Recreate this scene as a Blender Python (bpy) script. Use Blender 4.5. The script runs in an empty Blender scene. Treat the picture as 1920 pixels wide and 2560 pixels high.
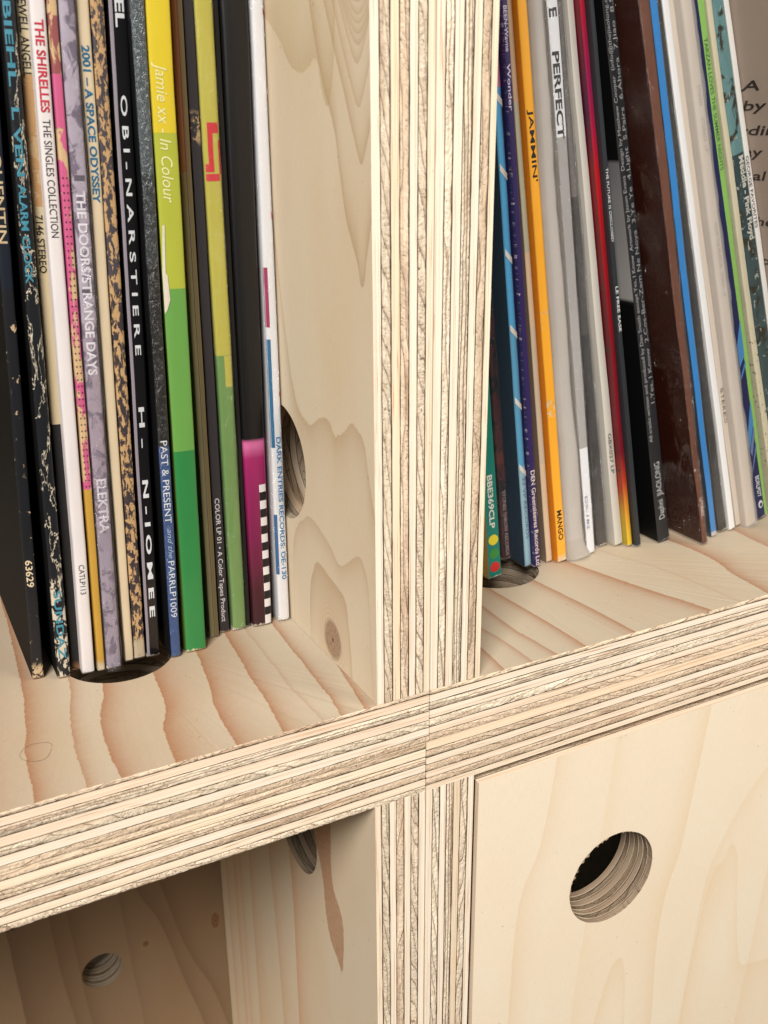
import bpy, bmesh, math, random
import numpy as np
from mathutils import Vector, Matrix, noise as mnoise
from mathutils.geometry import delaunay_2d_cdt

# ---------------------------------------------------------------- camera, world, light, exposure
MM = 0.001                                   # the scene is modelled in millimetres
sc = bpy.context.scene
C = sc.collection
cd = bpy.data.cameras.new('camera'); cam = bpy.data.objects.new('camera', cd); C.objects.link(cam); sc.camera = cam
CP = Vector((-136.11, -231.68, 176.92)); YAW, PITCH, ROLL = 0.480827, 0.357127, -0.0076747
fw = Vector((math.sin(YAW)*math.cos(PITCH), math.cos(YAW)*math.cos(PITCH), -math.sin(PITCH)))
rt = Vector((math.cos(YAW), -math.sin(YAW), 0)); up = rt.cross(fw)
r2 = math.cos(ROLL)*rt + math.sin(ROLL)*up; u2 = -math.sin(ROLL)*rt + math.cos(ROLL)*up
M = Matrix((r2, u2, -fw)).transposed().to_4x4(); M.translation = CP*MM
cam.matrix_world = M
cd.sensor_fit = 'HORIZONTAL'; cd.sensor_width = 36; cd.lens = 46.9
cd.clip_start = 0.005; cd.clip_end = 20
cd.dof.use_dof = True; cd.dof.focus_distance = 0.335; cd.dof.aperture_fstop = 34

w = bpy.data.worlds.new('World'); sc.world = w; w.use_nodes = True
w.node_tree.nodes['Background'].inputs[0].default_value = (1.0, 0.97, 0.94, 1)
w.node_tree.nodes['Background'].inputs[1].default_value = 0.07

def area(name, loc, target, sx, sy, watts, col):
    ld = bpy.data.lights.new(name, 'AREA'); ld.shape = 'RECTANGLE'; ld.size = sx; ld.size_y = sy
    ld.energy = watts; ld.color = col
    o = bpy.data.objects.new(name, ld); C.objects.link(o); o.location = loc
    o.rotation_euler = (Vector(target)-Vector(loc)).to_track_quat('-Z', 'Y').to_euler()
    return o
area('window_light', (-1.03, -1.23, 1.50), (0.0, 0.03, 0.0), 0.75, 0.75, 78, (1.0, 0.972, 0.938))
area('fill_light', (0.80, -0.85, 0.85), (0.12, 0, -0.05), 0.6, 0.6, 11, (1.0, 0.93, 0.84))  # unseen fill lamp, added to ease the divider's shadow on the right row

sc.view_settings.view_transform = 'Standard'; sc.view_settings.look = 'None'
sc.view_settings.exposure = 0.0; sc.view_settings.gamma = 1.0
sc.render.engine = 'CYCLES'
sc.cycles.max_bounces = 8; sc.cycles.diffuse_bounces = 2; sc.cycles.transparent_max_bounces = 12

rnd = random.Random(7)
def srgb(r, g, b):
    f = lambda c: (c/255/12.92) if c/255 <= 0.04045 else ((c/255+0.055)/1.055)**2.4
    return (f(r), f(g), f(b))
def n1(x, s, f):                              # smooth 1-D noise, -1..1
    return mnoise.noise(Vector((x*f, s*7.31, s*1.7)))
def n2(x, y, s):
    return mnoise.noise(Vector((x, y, s*5.13)))

# ---------------------------------------------------------------- shader expression helper
class T:
    def __init__(self, name):
        self.m = bpy.data.materials.new(name); self.m.use_nodes = True
        self.t = self.m.node_tree; self.t.nodes.clear()
        self.out = self.t.nodes.new('ShaderNodeOutputMaterial')
    def n(self, typ, **kw):
        nd = self.t.nodes.new(typ)
        for k, v in kw.items(): setattr(nd, k, v)
        return nd
    def put(self, sock, v):
        if isinstance(v, E_): v = v.s
        if isinstance(v, bpy.types.NodeSocket): self.t.links.new(v, sock)
        else:
            if sock.type == 'RGBA' and len(v) == 3: v = (*v, 1)
            sock.default_value = v
    def math(self, op, a, b=None, c=None, clamp=False):
        nd = self.n('ShaderNodeMath', operation=op, use_clamp=clamp)
        self.put(nd.inputs[0], a)
        if b is not None: self.put(nd.inputs[1], b)
        if c is not None: self.put(nd.inputs[2], c)
        return E_(self, nd.outputs[0])
    def objco(self, off=(0, 0, 0)):           # object coordinates in mm, plus an offset
        tc = self.n('ShaderNodeTexCoord'); vm = self.n('ShaderNodeVectorMath', operation='MULTIPLY_ADD')
        self.t.links.new(tc.outputs['Object'], vm.inputs[0]); vm.inputs[1].default_value = (1000,)*3; vm.inputs[2].default_value = off
        sp = self.n('ShaderNodeSeparateXYZ'); self.t.links.new(vm.outputs[0], sp.inputs[0])
        return [E_(self, sp.outputs[i]) for i in range(3)]
    def uv(self):
        tc = self.n('ShaderNodeUVMap'); tc.uv_map = 'UVMap'
        sp = self.n('ShaderNodeSeparateXYZ'); self.t.links.new(tc.outputs[0], sp.inputs[0])
        return E_(self, sp.outputs[0]), E_(self, sp.outputs[1])
    def xyz(self, x, y, z=0.0):
        cb = self.n('ShaderNodeCombineXYZ')
        for i, v in enumerate((x, y, z)): self.put(cb.inputs[i], v)
        return cb.outputs[0]
    def noise(self, vec, scale=1.0, detail=2.0, rough=0.5, dist=0.0):
        nd = self.n('ShaderNodeTexNoise'); self.t.links.new(vec, nd.inputs['Vector'])
        nd.inputs['Scale'].default_value = scale; nd.inputs['Detail'].default_value = detail
        nd.inputs['Roughness'].default_value = rough; nd.inputs['Distortion'].default_value = dist
        return E_(self, nd.outputs[0])
    def voro(self, vec, scale=1.0, feature='F1'):
        nd = self.n('ShaderNodeTexVoronoi', feature=feature); self.t.links.new(vec, nd.inputs['Vector'])
        nd.inputs['Scale'].default_value = scale
        return E_(self, nd.outputs['Distance'])
    def step(self, v, a, b):                  # smooth 0..1 between a and b
        nd = self.n('ShaderNodeMapRange', interpolation_type='SMOOTHSTEP')
        self.put(nd.inputs[0], v); nd.inputs[1].default_value = a; nd.inputs[2].default_value = b
        nd.inputs[3].default_value = 0; nd.inputs[4].default_value = 1
        return E_(self, nd.outputs[0])
    def mix(self, f, a, b, mode='MIX'):
        nd = self.n('ShaderNodeMix', data_type='RGBA', blend_type=mode)
        self.put(nd.inputs[0], f); self.put(nd.inputs[6], a); self.put(nd.inputs[7], b)
        return E_(self, nd.outputs[2])
    def curve(self, v, pts, vector=False):    # piecewise curve through pts, as a function
        ps = [p for p, _ in pts]; vs = [q for _, q in pts]
        p0, p1 = min(ps), max(ps); v0, v1 = min(vs)-1e-3, max(vs)+1e-3
        nd = self.n('ShaderNodeFloatCurve'); cu = nd.mapping.curves[0]; nd.mapping.use_clip = False
        q = sorted([((p-p0)/(p1-p0), (a-v0)/(v1-v0)) for p, a in pts])
        while len(cu.points) < len(q): cu.points.new(0.5, 0.5)
        for pt, (a, b) in zip(cu.points, q):
            pt.location = (a, b); pt.handle_type = 'VECTOR' if vector else 'AUTO'
        nd.mapping.update()
        self.put(nd.inputs['Value'], (v-p0)/(p1-p0))
        return E_(self, nd.outputs[0])*(v1-v0)+v0
    def bsdf(self, color, rough=0.6, bump=None, bdist=0.1, bstr=1.0, spec=0.5, coat=0.0, crough=0.1, metal=0.0):
        p = self.n('ShaderNodeBsdfPrincipled')
        self.put(p.inputs['Base Color'], color); self.put(p.inputs['Roughness'], rough)
        p.inputs['Specular IOR Level'].default_value = spec
        p.inputs['Coat Weight'].default_value = coat; p.inputs['Coat Roughness'].default_value = crough
        p.inputs['Metallic'].default_value = metal
        if bump is not None:
            b = self.n('ShaderNodeBump'); self.put(b.inputs['Height'], bump)
            b.inputs['Distance'].default_value = bdist*MM; b.inputs['Strength'].default_value = bstr
            self.t.links.new(b.outputs[0], p.inputs['Normal'])
            if coat: self.t.links.new(b.outputs[0], p.inputs['Coat Normal'])
        self.t.links.new(p.outputs[0], self.out.inputs[0])
        return p

class E_:
    def __init__(self, t, s): self.t = t; self.s = s
    def _b(self, o, op, r=False):
        return self.t.math(op, o, self) if r else self.t.math(op, self, o)
    def __add__(self, o): return self._b(o, 'ADD')
    __radd__ = __add__
    def __sub__(self, o): return self._b(o, 'SUBTRACT')
    def __rsub__(self, o): return self._b(o, 'SUBTRACT', True)
    def __mul__(self, o): return self._b(o, 'MULTIPLY')
    __rmul__ = __mul__
    def __truediv__(self, o): return self._b(o, 'DIVIDE')
    def abs(self): return self.t.math('ABSOLUTE', self)
    def cl(self): return self.t.math('ADD', self, 0.0, clamp=True)
    def pos(self): return self.t.math('MAXIMUM', self, 0.0)

# ---------------------------------------------------------------- wood materials
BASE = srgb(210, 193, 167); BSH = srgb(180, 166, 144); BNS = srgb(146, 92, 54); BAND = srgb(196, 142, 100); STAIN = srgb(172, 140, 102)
def veneer(name, gi, li, contours, off=(0, 0, 0), base=BASE, knots=(), blades=(), blotch=1.0, fib=1.0, seed=0.0):
    """Sanded spruce veneer. gi: axis across the grain, li: axis along it (0 x, 1 y, 2 z), mm.
    contours: (kind, pts, sign, width, strength, colour, ragged) - growth-ring edges; kind 'l': across-grain
    position as a function of the along-grain one; kind 'g': the other way round."""
    t = T(name); co = t.objco(off); g, l = co[gi], co[li]
    big = t.noise(t.xyz(g*0.035, l*0.012, seed), 1, 2, 0.5)
    wob = t.noise(t.xyz(g*0.06, l*0.06, seed+3), 1, 2, 0.5)-0.5
    fine = t.noise(t.xyz(g*1.4, l*0.12, seed+5), 1, 3, 0.7)-0.5
    jag = t.noise(t.xyz(g*0.15, l*0.45, seed+8), 1, 4, 0.65)-0.5
    f2 = t.noise(t.xyz(g*5.0, l*0.22, seed+9), 1, 2, 0.6)
    cross = t.noise(t.xyz(g*0.3, l*2.6, seed+11), 1, 2, 0.6)
    col = t.mix(((big-0.42)*3.0*blotch).cl(), base, tuple(c*f for c, f in zip(base, (0.97, 0.91, 0.84))))
    for kind, pts, sign, wd, st, cc, rag in contours:
        if kind == 'l':
            d = (g-t.curve(l, pts))*sign + wob*2.2*rag + jag*2.4*rag
        else:
            d = (l-t.curve(g, pts, rag > 2))*sign + wob*2.0 + fine*rag*1.6
        a = t.step(d, -0.12, 0.22)
        fall = t.math('EXPONENT', d.pos()*(-1.0/wd))
        m = a*fall*st*(0.82+(cross-0.5)*0.7)
        col = t.mix(m.cl(), col, cc)
    for lp, rp, st, cc in blades:
        d = t.math('MINIMUM', t.curve(l, lp)-g, g-t.curve(l, rp))+jag*2.2+fine*1.2
        col = t.mix((t.step(d, -0.15, 0.3)*st*(0.8+(cross-0.5))).cl(), col, cc)
    for kg, kl, rg, rl, kc in knots:
        dg = (g-kg)/rg+wob*0.25; dl = (l-kl)/rl
        rr = t.math('SQRT', dg*dg+dl*dl)
        ring = t.math('SINE', rr*26.0+wob*8.0)
        halo = (1.0-t.step(rr, 0.9, 2.3))
        col = t.mix((halo*0.22*(ring*0.5+0.6)).cl(), col, srgb(170, 130, 92))
        core = 1.0-t.step(rr+(fine*0.35), 0.72, 1.12)
        sp = t.noise(t.xyz(g*1.2, l*1.2, seed+21), 1, 4, 0.7)
        kcol = t.mix(t.step(sp, 0.4, 0.62), kc, tuple(c*1.7 for c in kc))
        rim = t.step(rr, 0.7, 0.95)
        kcol = t.mix(rim*0.6, kcol, tuple(c*0.45 for c in kc))
        kcol = t.mix(1.0-t.step(rr+fine*0.1, 0.07, 0.12), kcol, (0.02, 0.01, 0.006))
        col = t.mix(core*0.92, col, kcol)
    pore = t.step(t.noise(t.xyz(g*7.0, l*0.55, seed+41), 1, 1, 0.5), 0.66, 0.74)
    scr = t.step(t.noise(t.xyz(g*0.35+l*0.2, l*5.0-g*0.6, seed+43), 1, 2, 0.6), 0.66, 0.74)
    mot = t.noise(t.xyz(g*1.6, l*1.6, seed+45), 1, 4, 0.7)
    v = 1.0+(f2-0.5)*0.17*fib+(cross-0.5)*0.07+(mot-0.5)*0.13-pore*0.07+scr*0.05
    fleck = t.step(t.noise(t.xyz(g*0.9, l*0.5, seed+31), 1, 1, 0.5), 0.76, 0.80)
    spk = t.step(t.voro(t.xyz(g*0.11, l*0.09, seed+33), 1), 0.045, 0.02)
    v = v*(1.0-fleck*0.25)*(1.0-spk*0.35)
    hs = t.n('ShaderNodeMix', data_type='RGBA', blend_type='MULTIPLY'); hs.inputs[0].default_value = 1
    gr = t.n('ShaderNodeCombineColor'); [t.put(gr.inputs[i], v) for i in range(3)]
    t.put(hs.inputs[6], col); t.put(hs.inputs[7], gr.outputs[0])
    t.bsdf(hs.outputs[2], 0.62, f2*0.6+cross*0.3+fine*0.5, 0.05, 0.55, 0.35)
    return t.m

def obj_tint(t):
    oi = t.n('ShaderNodeObjectInfo'); return E_(t, oi.outputs['Random']), oi.outputs['Color']

def mat_long(hole=1.0):                               # ply edge whose fibres run along the edge: smooth, pale, streaked
    t = T('ply_edge_long_grain'); u, v = t.uv(); rn, tint = obj_tint(t)
    s = rn*173.0
    st = t.noise(t.xyz(u*0.012, v*2.6, s), 1, 3, 0.6)
    st2 = t.noise(t.xyz(u*0.05, v*9.0, s+4.0), 1, 2, 0.6)
    blot = t.noise(t.xyz(u*0.05, v*0.3, s+9.0), 1, 2, 0.5)
    col = t.mix(((st-0.40)*2.6).cl(), srgb(244, 231, 211), srgb(224, 200, 170))
    line = t.step((t.noise(t.xyz(u*0.010, v*1.8, s+12.0), 1, 1, 0.5)-0.52).abs(), 0.022, 0.004)
    col = t.mix(line*0.8, col, srgb(186, 140, 100))
    col = t.mix(((blot-0.5)*1.4).cl()*0.5, col, srgb(236, 205, 170))
    dots = t.step(t.voro(t.xyz(u*0.12, v*0.6, s), 1), 0.06, 0.03)
    col = t.mix(dots*0.6, col, srgb(120, 90, 62))
    col = t.mix(1.0, col, tint, 'MULTIPLY')
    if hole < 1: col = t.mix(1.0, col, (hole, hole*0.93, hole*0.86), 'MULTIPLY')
    t.bsdf(col, 0.62, st2*0.6+st*0.4, 0.06, 0.6, 0.3)
    return t.m

def mat_end(striped=False, hole=1.0):                    # ply edge cut across the fibres: torn, rough, ringed
    t = T('ply_edge_striped' if striped else 'ply_edge_end_grain'); u, v = t.uv(); rn, tint = obj_tint(t)
    s = rn*211.0
    warp = t.noise(t.xyz(u*0.09, v*0.5, s), 1, 3, 0.6)
    slant = u+v*((rn-0.5)*2.4)+warp*3.0
    chat = t.noise(t.xyz(slant*2.3, v*0.7, s+2.0), 1, 4, 0.75)
    patch = t.noise(t.xyz(u*0.05, v*0.3, s+5.0), 1, 3, 0.6)
    pm = t.step(patch, 0.46, 0.60) if striped else t.step(patch, 0.36, 0.56)
    rb = t.math('FRACT', rn*37.0)
    sl = (rb-0.5)*(0.02 if striped else 0.22)
    w_ = v*(0.95 if striped else 0.40)+u*sl+t.noise(t.xyz(u*0.018, v*0.2, s+7.0), 1, 2, 0.45)*2.4+t.noise(t.xyz(u*0.030, 0.0, s+17.0), 1, 1, 0.5)*(1.0 if striped else 3.4)
    ring = t.math('FRACT', w_)
    soft = t.step(ring, 0.35, 0.95)*(1.0-t.step(ring, 0.97, 1.0))
    thin = t.step(ring, 0.70 if striped else 0.82, 0.86 if striped else 0.92)*(1.0-t.step(ring, 0.95, 0.99))
    col = t.mix(((warp-0.35)*1.8).cl(), srgb(236, 219, 194), srgb(216, 194, 166))
    brown = t.step(t.noise(t.xyz(u*0.02, v*0.25, s+15.0), 1, 2, 0.5), 0.56, 0.68)
    col = t.mix(brown*0.5, col, srgb(178, 144, 114))
    col = t.mix(soft*0.30, col, srgb(186, 150, 116))
    col = t.mix(thin*(0.8 if striped else 0.38), col, srgb(96, 70, 50))
    dark = t.step(chat, 0.47, 0.38)
    lite = t.step(chat, 0.55, 0.65)
    col = t.mix(dark*pm*0.7, col, srgb(124, 96, 72))
    col = t.mix(lite*pm*0.6, col, srgb(250, 236, 210))
    pit = t.step(t.noise(t.xyz(u*1.0, v*1.3, s+25.0), 1, 2, 0.5), 0.69, 0.74)
    col = t.mix(pit*0.85, col, srgb(56, 38, 26))
    col = t.mix(1.0, col, tint, 'MULTIPLY')
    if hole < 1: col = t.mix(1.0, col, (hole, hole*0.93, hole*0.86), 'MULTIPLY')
    pass
    h = chat*pm*1.1-thin*0.9-pit*0.7+t.noise(t.xyz(u*4.0, v*3.0, s), 1, 2, 0.6)*0.25
    t.bsdf(col, 0.75, h, 0.42, 0.85, 0.2)
    return t.m

def mat_plain(name, col, rough=0.6, **k):
    t = T(name); x, y, z = t.objco()
    n = t.noise(t.xyz(x*0.4, y*0.4, z*0.4), 1, 4, 0.6)
    c = t.mix(n, tuple(c*0.86 for c in col), tuple(min(1, c*1.1) for c in col))
    t.bsdf(c, rough, n, 0.03, 0.5, **k)
    return t.m

M_LONG, M_END, M_STR = mat_long(), mat_end(), mat_end(True)
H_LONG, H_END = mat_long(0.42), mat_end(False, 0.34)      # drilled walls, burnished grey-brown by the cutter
M_GLUE = mat_plain('dark_glue', srgb(58, 42, 31), 0.9)
M_HID = veneer('plain_veneer', 0, 1, [], base=BASE)

def L_(pts, wd=9, st=0.8, cc=BAND, sign=1, rag=0.5): return ('l', pts, sign, wd, st, cc, rag)
def G_(pts, wd=8, st=0.6, cc=STAIN, sign=1, rag=1.0): return ('g', pts, sign, wd, st, cc, rag)
def vee(y0, zt, a, e, ymax=60):
    return [(y0+dy, zt+a*(math.sqrt(dy*dy+e*e)-e)) for dy in (-20, -12, -7, -4, -2, 0, 2, 4, 7, 12, 20, 32, ymax)]

def LS(pts, wd=9, st=0.8, sign=1, rag=0.5): return ('l', pts, sign, wd*0.6, min(1, st*1.35), BNS, rag*1.3)
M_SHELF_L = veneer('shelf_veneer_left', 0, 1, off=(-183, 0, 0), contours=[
    LS([(-5, -117), (20, -115.6), (38, -113.0), (64, -110.2), (150, -106)], 7, 0.85),
    LS([(-5, -103.5), (25, -102.2), (57, -96.8), (150, -91)], 4, 0.6),
    LS([(-5, -94.6), (20, -94.4), (52, -87.6), (150, -78)], 9, 0.8),
    LS([(-5, -80), (15, -78.4), (30, -73.9), (47, -72.2), (150, -60)], 11, 0.8),
    LS([(-5, -62.5), (18, -61.6), (39, -58.0), (150, -44)], 9, 0.85),
    LS([(-5, -49.3), (15, -46.4), (32, -45.5), (150, -33)], 6, 0.8),
    LS([(-5, -35.6), (27, -36.5), (150, -27)], 1.5, 0.35),
    LS([(-5, -30.2), (23, -27.9), (60, -26), (150, -20)], 3.5, 0.8),
    LS([(-5, -22.6), (18, -19.6), (60, -13), (150, -8)], 4, 0.75),
    LS([(-5, -131), (60, -125), (150, -118)], 10, 0.7),
    LS([(-5, -150), (60, -147), (150, -140)], 10, 0.7)], base=BSH, seed=1.0)
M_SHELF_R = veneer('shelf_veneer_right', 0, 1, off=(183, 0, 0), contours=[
    LS([(-5, 27.5), (15, 29.3), (60, 33)], 3, 0.85, rag=0.15, sign=-1),
    LS([(-5, 39), (14, 38.7), (29, 37.3), (60, 36)], 2.6, 0.6, rag=0.15, sign=-1),
    LS([(-5, 49.5), (12, 47.7), (25, 46.6), (57, 51)], 3, 0.7, rag=0.15, sign=-1),
    LS([(-5, 60.8), (20, 60.0), (43, 58.4), (80, 56)], 4, 0.75, rag=0.2, sign=-1),
    LS([(-5, 82.4), (20, 80.5), (47, 77.4), (80, 74)], 5, 0.85, rag=0.2, sign=-1),
    LS([(-5, 118.5), (10, 114.5), (22, 110.0), (40, 104.6), (59, 99.6), (90, 94)], 8, 0.85, rag=0.35, sign=-1),
    LS([(-5, 145), (20, 147.5), (34, 151), (49, 151), (90, 140)], 9, 0.7, rag=0.5),
    LS([(-5, 131), (34, 126.6), (61, 117.9), (90, 112)], 1.2, 0.3, rag=0.2),
    LS([(-5, 178), (50, 182), (90, 186)], 10, 0.6)], base=BSH, seed=2.0)
M_DIV = veneer('divider_veneer', 1, 2, [
    G_(vee(6.2, 216.0, 1.6, 7), 1.6, 0.55, rag=.3), G_(vee(6.2, 211.5, 1.6, 7), 1.6, 0.6, rag=.3), G_(vee(6.2, 207.6, 1.6, 7), 1.4, 0.65, rag=.3),
    G_(vee(6.2, 205.0, 1.65, 6), 1.3, 0.65, rag=.3), G_(vee(6.1, 203.0, 1.7, 6), 1.2, 0.6, rag=.3), G_(vee(6.2, 200.7, 1.7, 5), 1.4, 0.65, rag=.3),
    G_(vee(6.4, 198.2, 1.75, 4), 1.6, 0.65, rag=.3), G_(vee(7.1, 194.2, 1.85, 2.5), 2.2, 0.7, rag=.3),
    G_(vee(6.7, 184.4, 1.95, 1.8), 2.6, 0.7, rag=.3), G_(vee(5.6, 170.9, 2.0, 1.0), 5, 0.8, rag=.5),
    G_([(-6, 176), (0, 158), (3, 149), (6.2, 140.6), (8.5, 146), (12.3, 152), (15.4, 158), (16.8, 163), (18.9, 171), (20.6, 178), (24.1, 184.7), (27.2, 189.4), (40, 232)], 7, 0.85, rag=.6),
    G_([(18, 240), (24.9, 185), (28, 188), (31.9, 196.6), (36.6, 194.9), (43, 194), (49.7, 196.7), (57, 203.5), (75, 214)], 14, 0.55, srgb(170, 146, 100), rag=1.6),
    G_([(-2, 74), (1.3, 81), (4.1, 90), (6.8, 98.5), (11, 101), (13.9, 102), (18, 99), (23.8, 96), (26, 95.5), (29.3, 98.7), (36, 98.5), (40, 96), (44, 94.2), (47, 95), (52, 97.5), (56, 104), (60, 118), (64, 138)], 9, 0.7, sign=-1, rag=1.7),
    G_([(3.0, 30), (4.2, 46), (5.1, 54.8), (8, 61), (10.1, 62.6), (14, 61), (20, 57), (24.9, 54.9), (30, 58), (35.4, 60.4), (42, 62.4), (47.9, 62.8), (52, 60), (55.7, 57.9), (62, 40)], 5, 0.6, sign=-1, rag=.9),
    G_([(17, 20), (18.9, 35.9), (20.9, 44), (26, 46.5), (32.6, 47.6), (37, 48.8), (42.5, 48.8), (45, 45), (47.1, 40.7), (49, 20)], 13, 0.75, srgb(172, 138, 104), sign=-1, rag=.8),
    L_([(0, 66), (100, 67.5), (230, 70)], 2.2, 0.5, srgb(190, 158, 118), rag=.1),
    L_([(0, 76), (100, 78), (230, 79)], 3, 0.5, STAIN, rag=.2)],
    knots=[(31.2, 25.8, 6.3, 7.0, srgb(134, 108, 86))], seed=4.0)
M_LLSIDE = veneer('lower_side_veneer', 1, 2, [
    L_([(-360, 127), (-218, 128.2), (-130, 129.1), (-20, 131)], 7, 0.6, rag=.15, sign=-1),
    L_([(-360, 88), (-184, 94.8), (-140, 98), (-105, 101.5), (-20, 106)], 7, 0.6, rag=.15, sign=-1),
    L_([(-360, 72), (-168, 74.9), (-119, 75.0), (-84, 77.5), (-20, 80)], 9, 0.85, rag=.15, sign=-1),
    L_([(-360, 150), (-20, 156)], 5, 0.6, rag=.15, sign=-1),
    L_([(-360, 142), (-20, 146)], 4, 0.5, rag=.15, sign=-1),
    L_([(-360, 166), (-20, 168)], 5, 0.6, rag=.15, sign=-1),
    ],
    blades=[([(-360, 29), (-112, 29.5), (-107.5, 31.5), (-105, 35.0), (-100, 39.4), (-93, 41.6), (-79, 43.5), (-62, 51), (-18, 66)], [(-360, 31), (-112, 30.0), (-108, 27.6), (-103.5, 27.3), (-91.5, 26.4), (-82, 28.5), (-79, 31), (-68, 35.5), (-48, 35), (-18, 36)], 0.85, srgb(160, 108, 72))],
    off=(-184, 0, -366), seed=6.0)
M_DOORF = veneer('door_veneer', 0, 2, off=(182, 0, -366), contours=[
    L_([(-240, 33), (-135, 35.6), (-86, 37.4), (-57, 46.2), (-20, 51.5)], 5, 0.36, srgb(214, 172, 124), rag=.2),
    L_([(-240, 108), (-173, 109.6), (-126, 108.2), (-83.5, 115.5), (-24, 122.4)], 6, 0.42, srgb(218, 178, 124), rag=.25, sign=-1),
    L_([(-240, 122), (-181, 125.9), (-144, 128.4), (-108, 131.4), (-92, 137), (-60, 160)], 6, 0.3, srgb(218, 178, 124), rag=.3),
    G_([(126, -230), (131, -130), (136, -104), (141, -100), (143.5, -94.2), (147, -98), (152, -128), (157, -155), (160, -164), (166, -166.5), (172, -168.5), (190, -168)], 16, 0.34, srgb(220, 182, 130), sign=-1, rag=1.2),
    G_([(70, -220), (76, -172), (81, -144), (87.6, -127.6), (91, -132), (94, -160), (97, -230)], 14, 0.36, srgb(216, 176, 122), sign=-1, rag=1.1),
    L_([(-240, 62), (-150, 66), (-100, 70)], 6, 0.22, srgb(222, 186, 130), rag=.3),
    L_([(-240, 158), (-110, 168), (-20, 172)], 6, 0.28, srgb(218, 180, 130), rag=.3)],
    base=srgb(232, 216, 191), seed=8.0, fib=1.0, blotch=.5)
M_BACK_SHADED = veneer('shaded_back_veneer', 0, 2, off=(-184, 0, -366), contours=[  # base and bands darkened: shade of the deep box put into the colour
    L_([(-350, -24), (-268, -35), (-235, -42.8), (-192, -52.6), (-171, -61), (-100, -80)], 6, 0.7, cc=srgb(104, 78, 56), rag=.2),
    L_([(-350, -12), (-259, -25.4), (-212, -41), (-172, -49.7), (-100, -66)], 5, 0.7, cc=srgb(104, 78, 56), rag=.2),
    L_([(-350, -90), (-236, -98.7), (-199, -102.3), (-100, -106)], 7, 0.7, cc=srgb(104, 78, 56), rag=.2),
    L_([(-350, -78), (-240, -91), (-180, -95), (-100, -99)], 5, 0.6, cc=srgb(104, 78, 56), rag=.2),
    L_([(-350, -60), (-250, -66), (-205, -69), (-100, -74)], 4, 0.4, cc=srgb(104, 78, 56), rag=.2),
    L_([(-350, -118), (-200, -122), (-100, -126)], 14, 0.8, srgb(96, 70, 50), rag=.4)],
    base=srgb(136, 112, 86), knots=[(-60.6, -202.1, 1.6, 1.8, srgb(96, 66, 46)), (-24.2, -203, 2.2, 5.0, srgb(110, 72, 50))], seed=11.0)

# ---------------------------------------------------------------- object helpers
def empty(name, loc, label, cat, group=None, rot=(0, 0, 0)):
    o = bpy.data.objects.new(name, None); C.objects.link(o); o.location = Vector(loc)*MM; o.rotation_euler = rot
    o.empty_display_size = 0.01
    o['label'] = label; o['category'] = cat
    if group: o['group'] = group
    return o
def mesh_obj(name, verts, faces, mats, parent, midx=None, uvs=None, smooth=False, org=(0, 0, 0)):
    me = bpy.data.meshes.new(name); o_ = Vector(org)
    me.from_pydata([((v[0]-o_[0])*MM, (v[1]-o_[1])*MM, (v[2]-o_[2])*MM) for v in verts], [], faces)
    for m in mats: me.materials.append(m)
    if midx: me.polygons.foreach_set('material_index', midx)
    if uvs:
        ul = me.uv_layers.new(name='UVMap'); k = 0; buf = []
        for f in uvs:
            for a, b in f: buf += [a, b]
        ul.data.foreach_set('uv', buf)
    if smooth: me.polygons.foreach_set('use_smooth', [True]*len(me.polygons))
    bm = bmesh.new(); bm.from_mesh(me); bmesh.ops.recalc_face_normals(bm, faces=bm.faces); bm.to_mesh(me); bm.free()
    me.update()
    o = bpy.data.objects.new(name, me); C.objects.link(o); o.parent = parent
    return o

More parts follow.
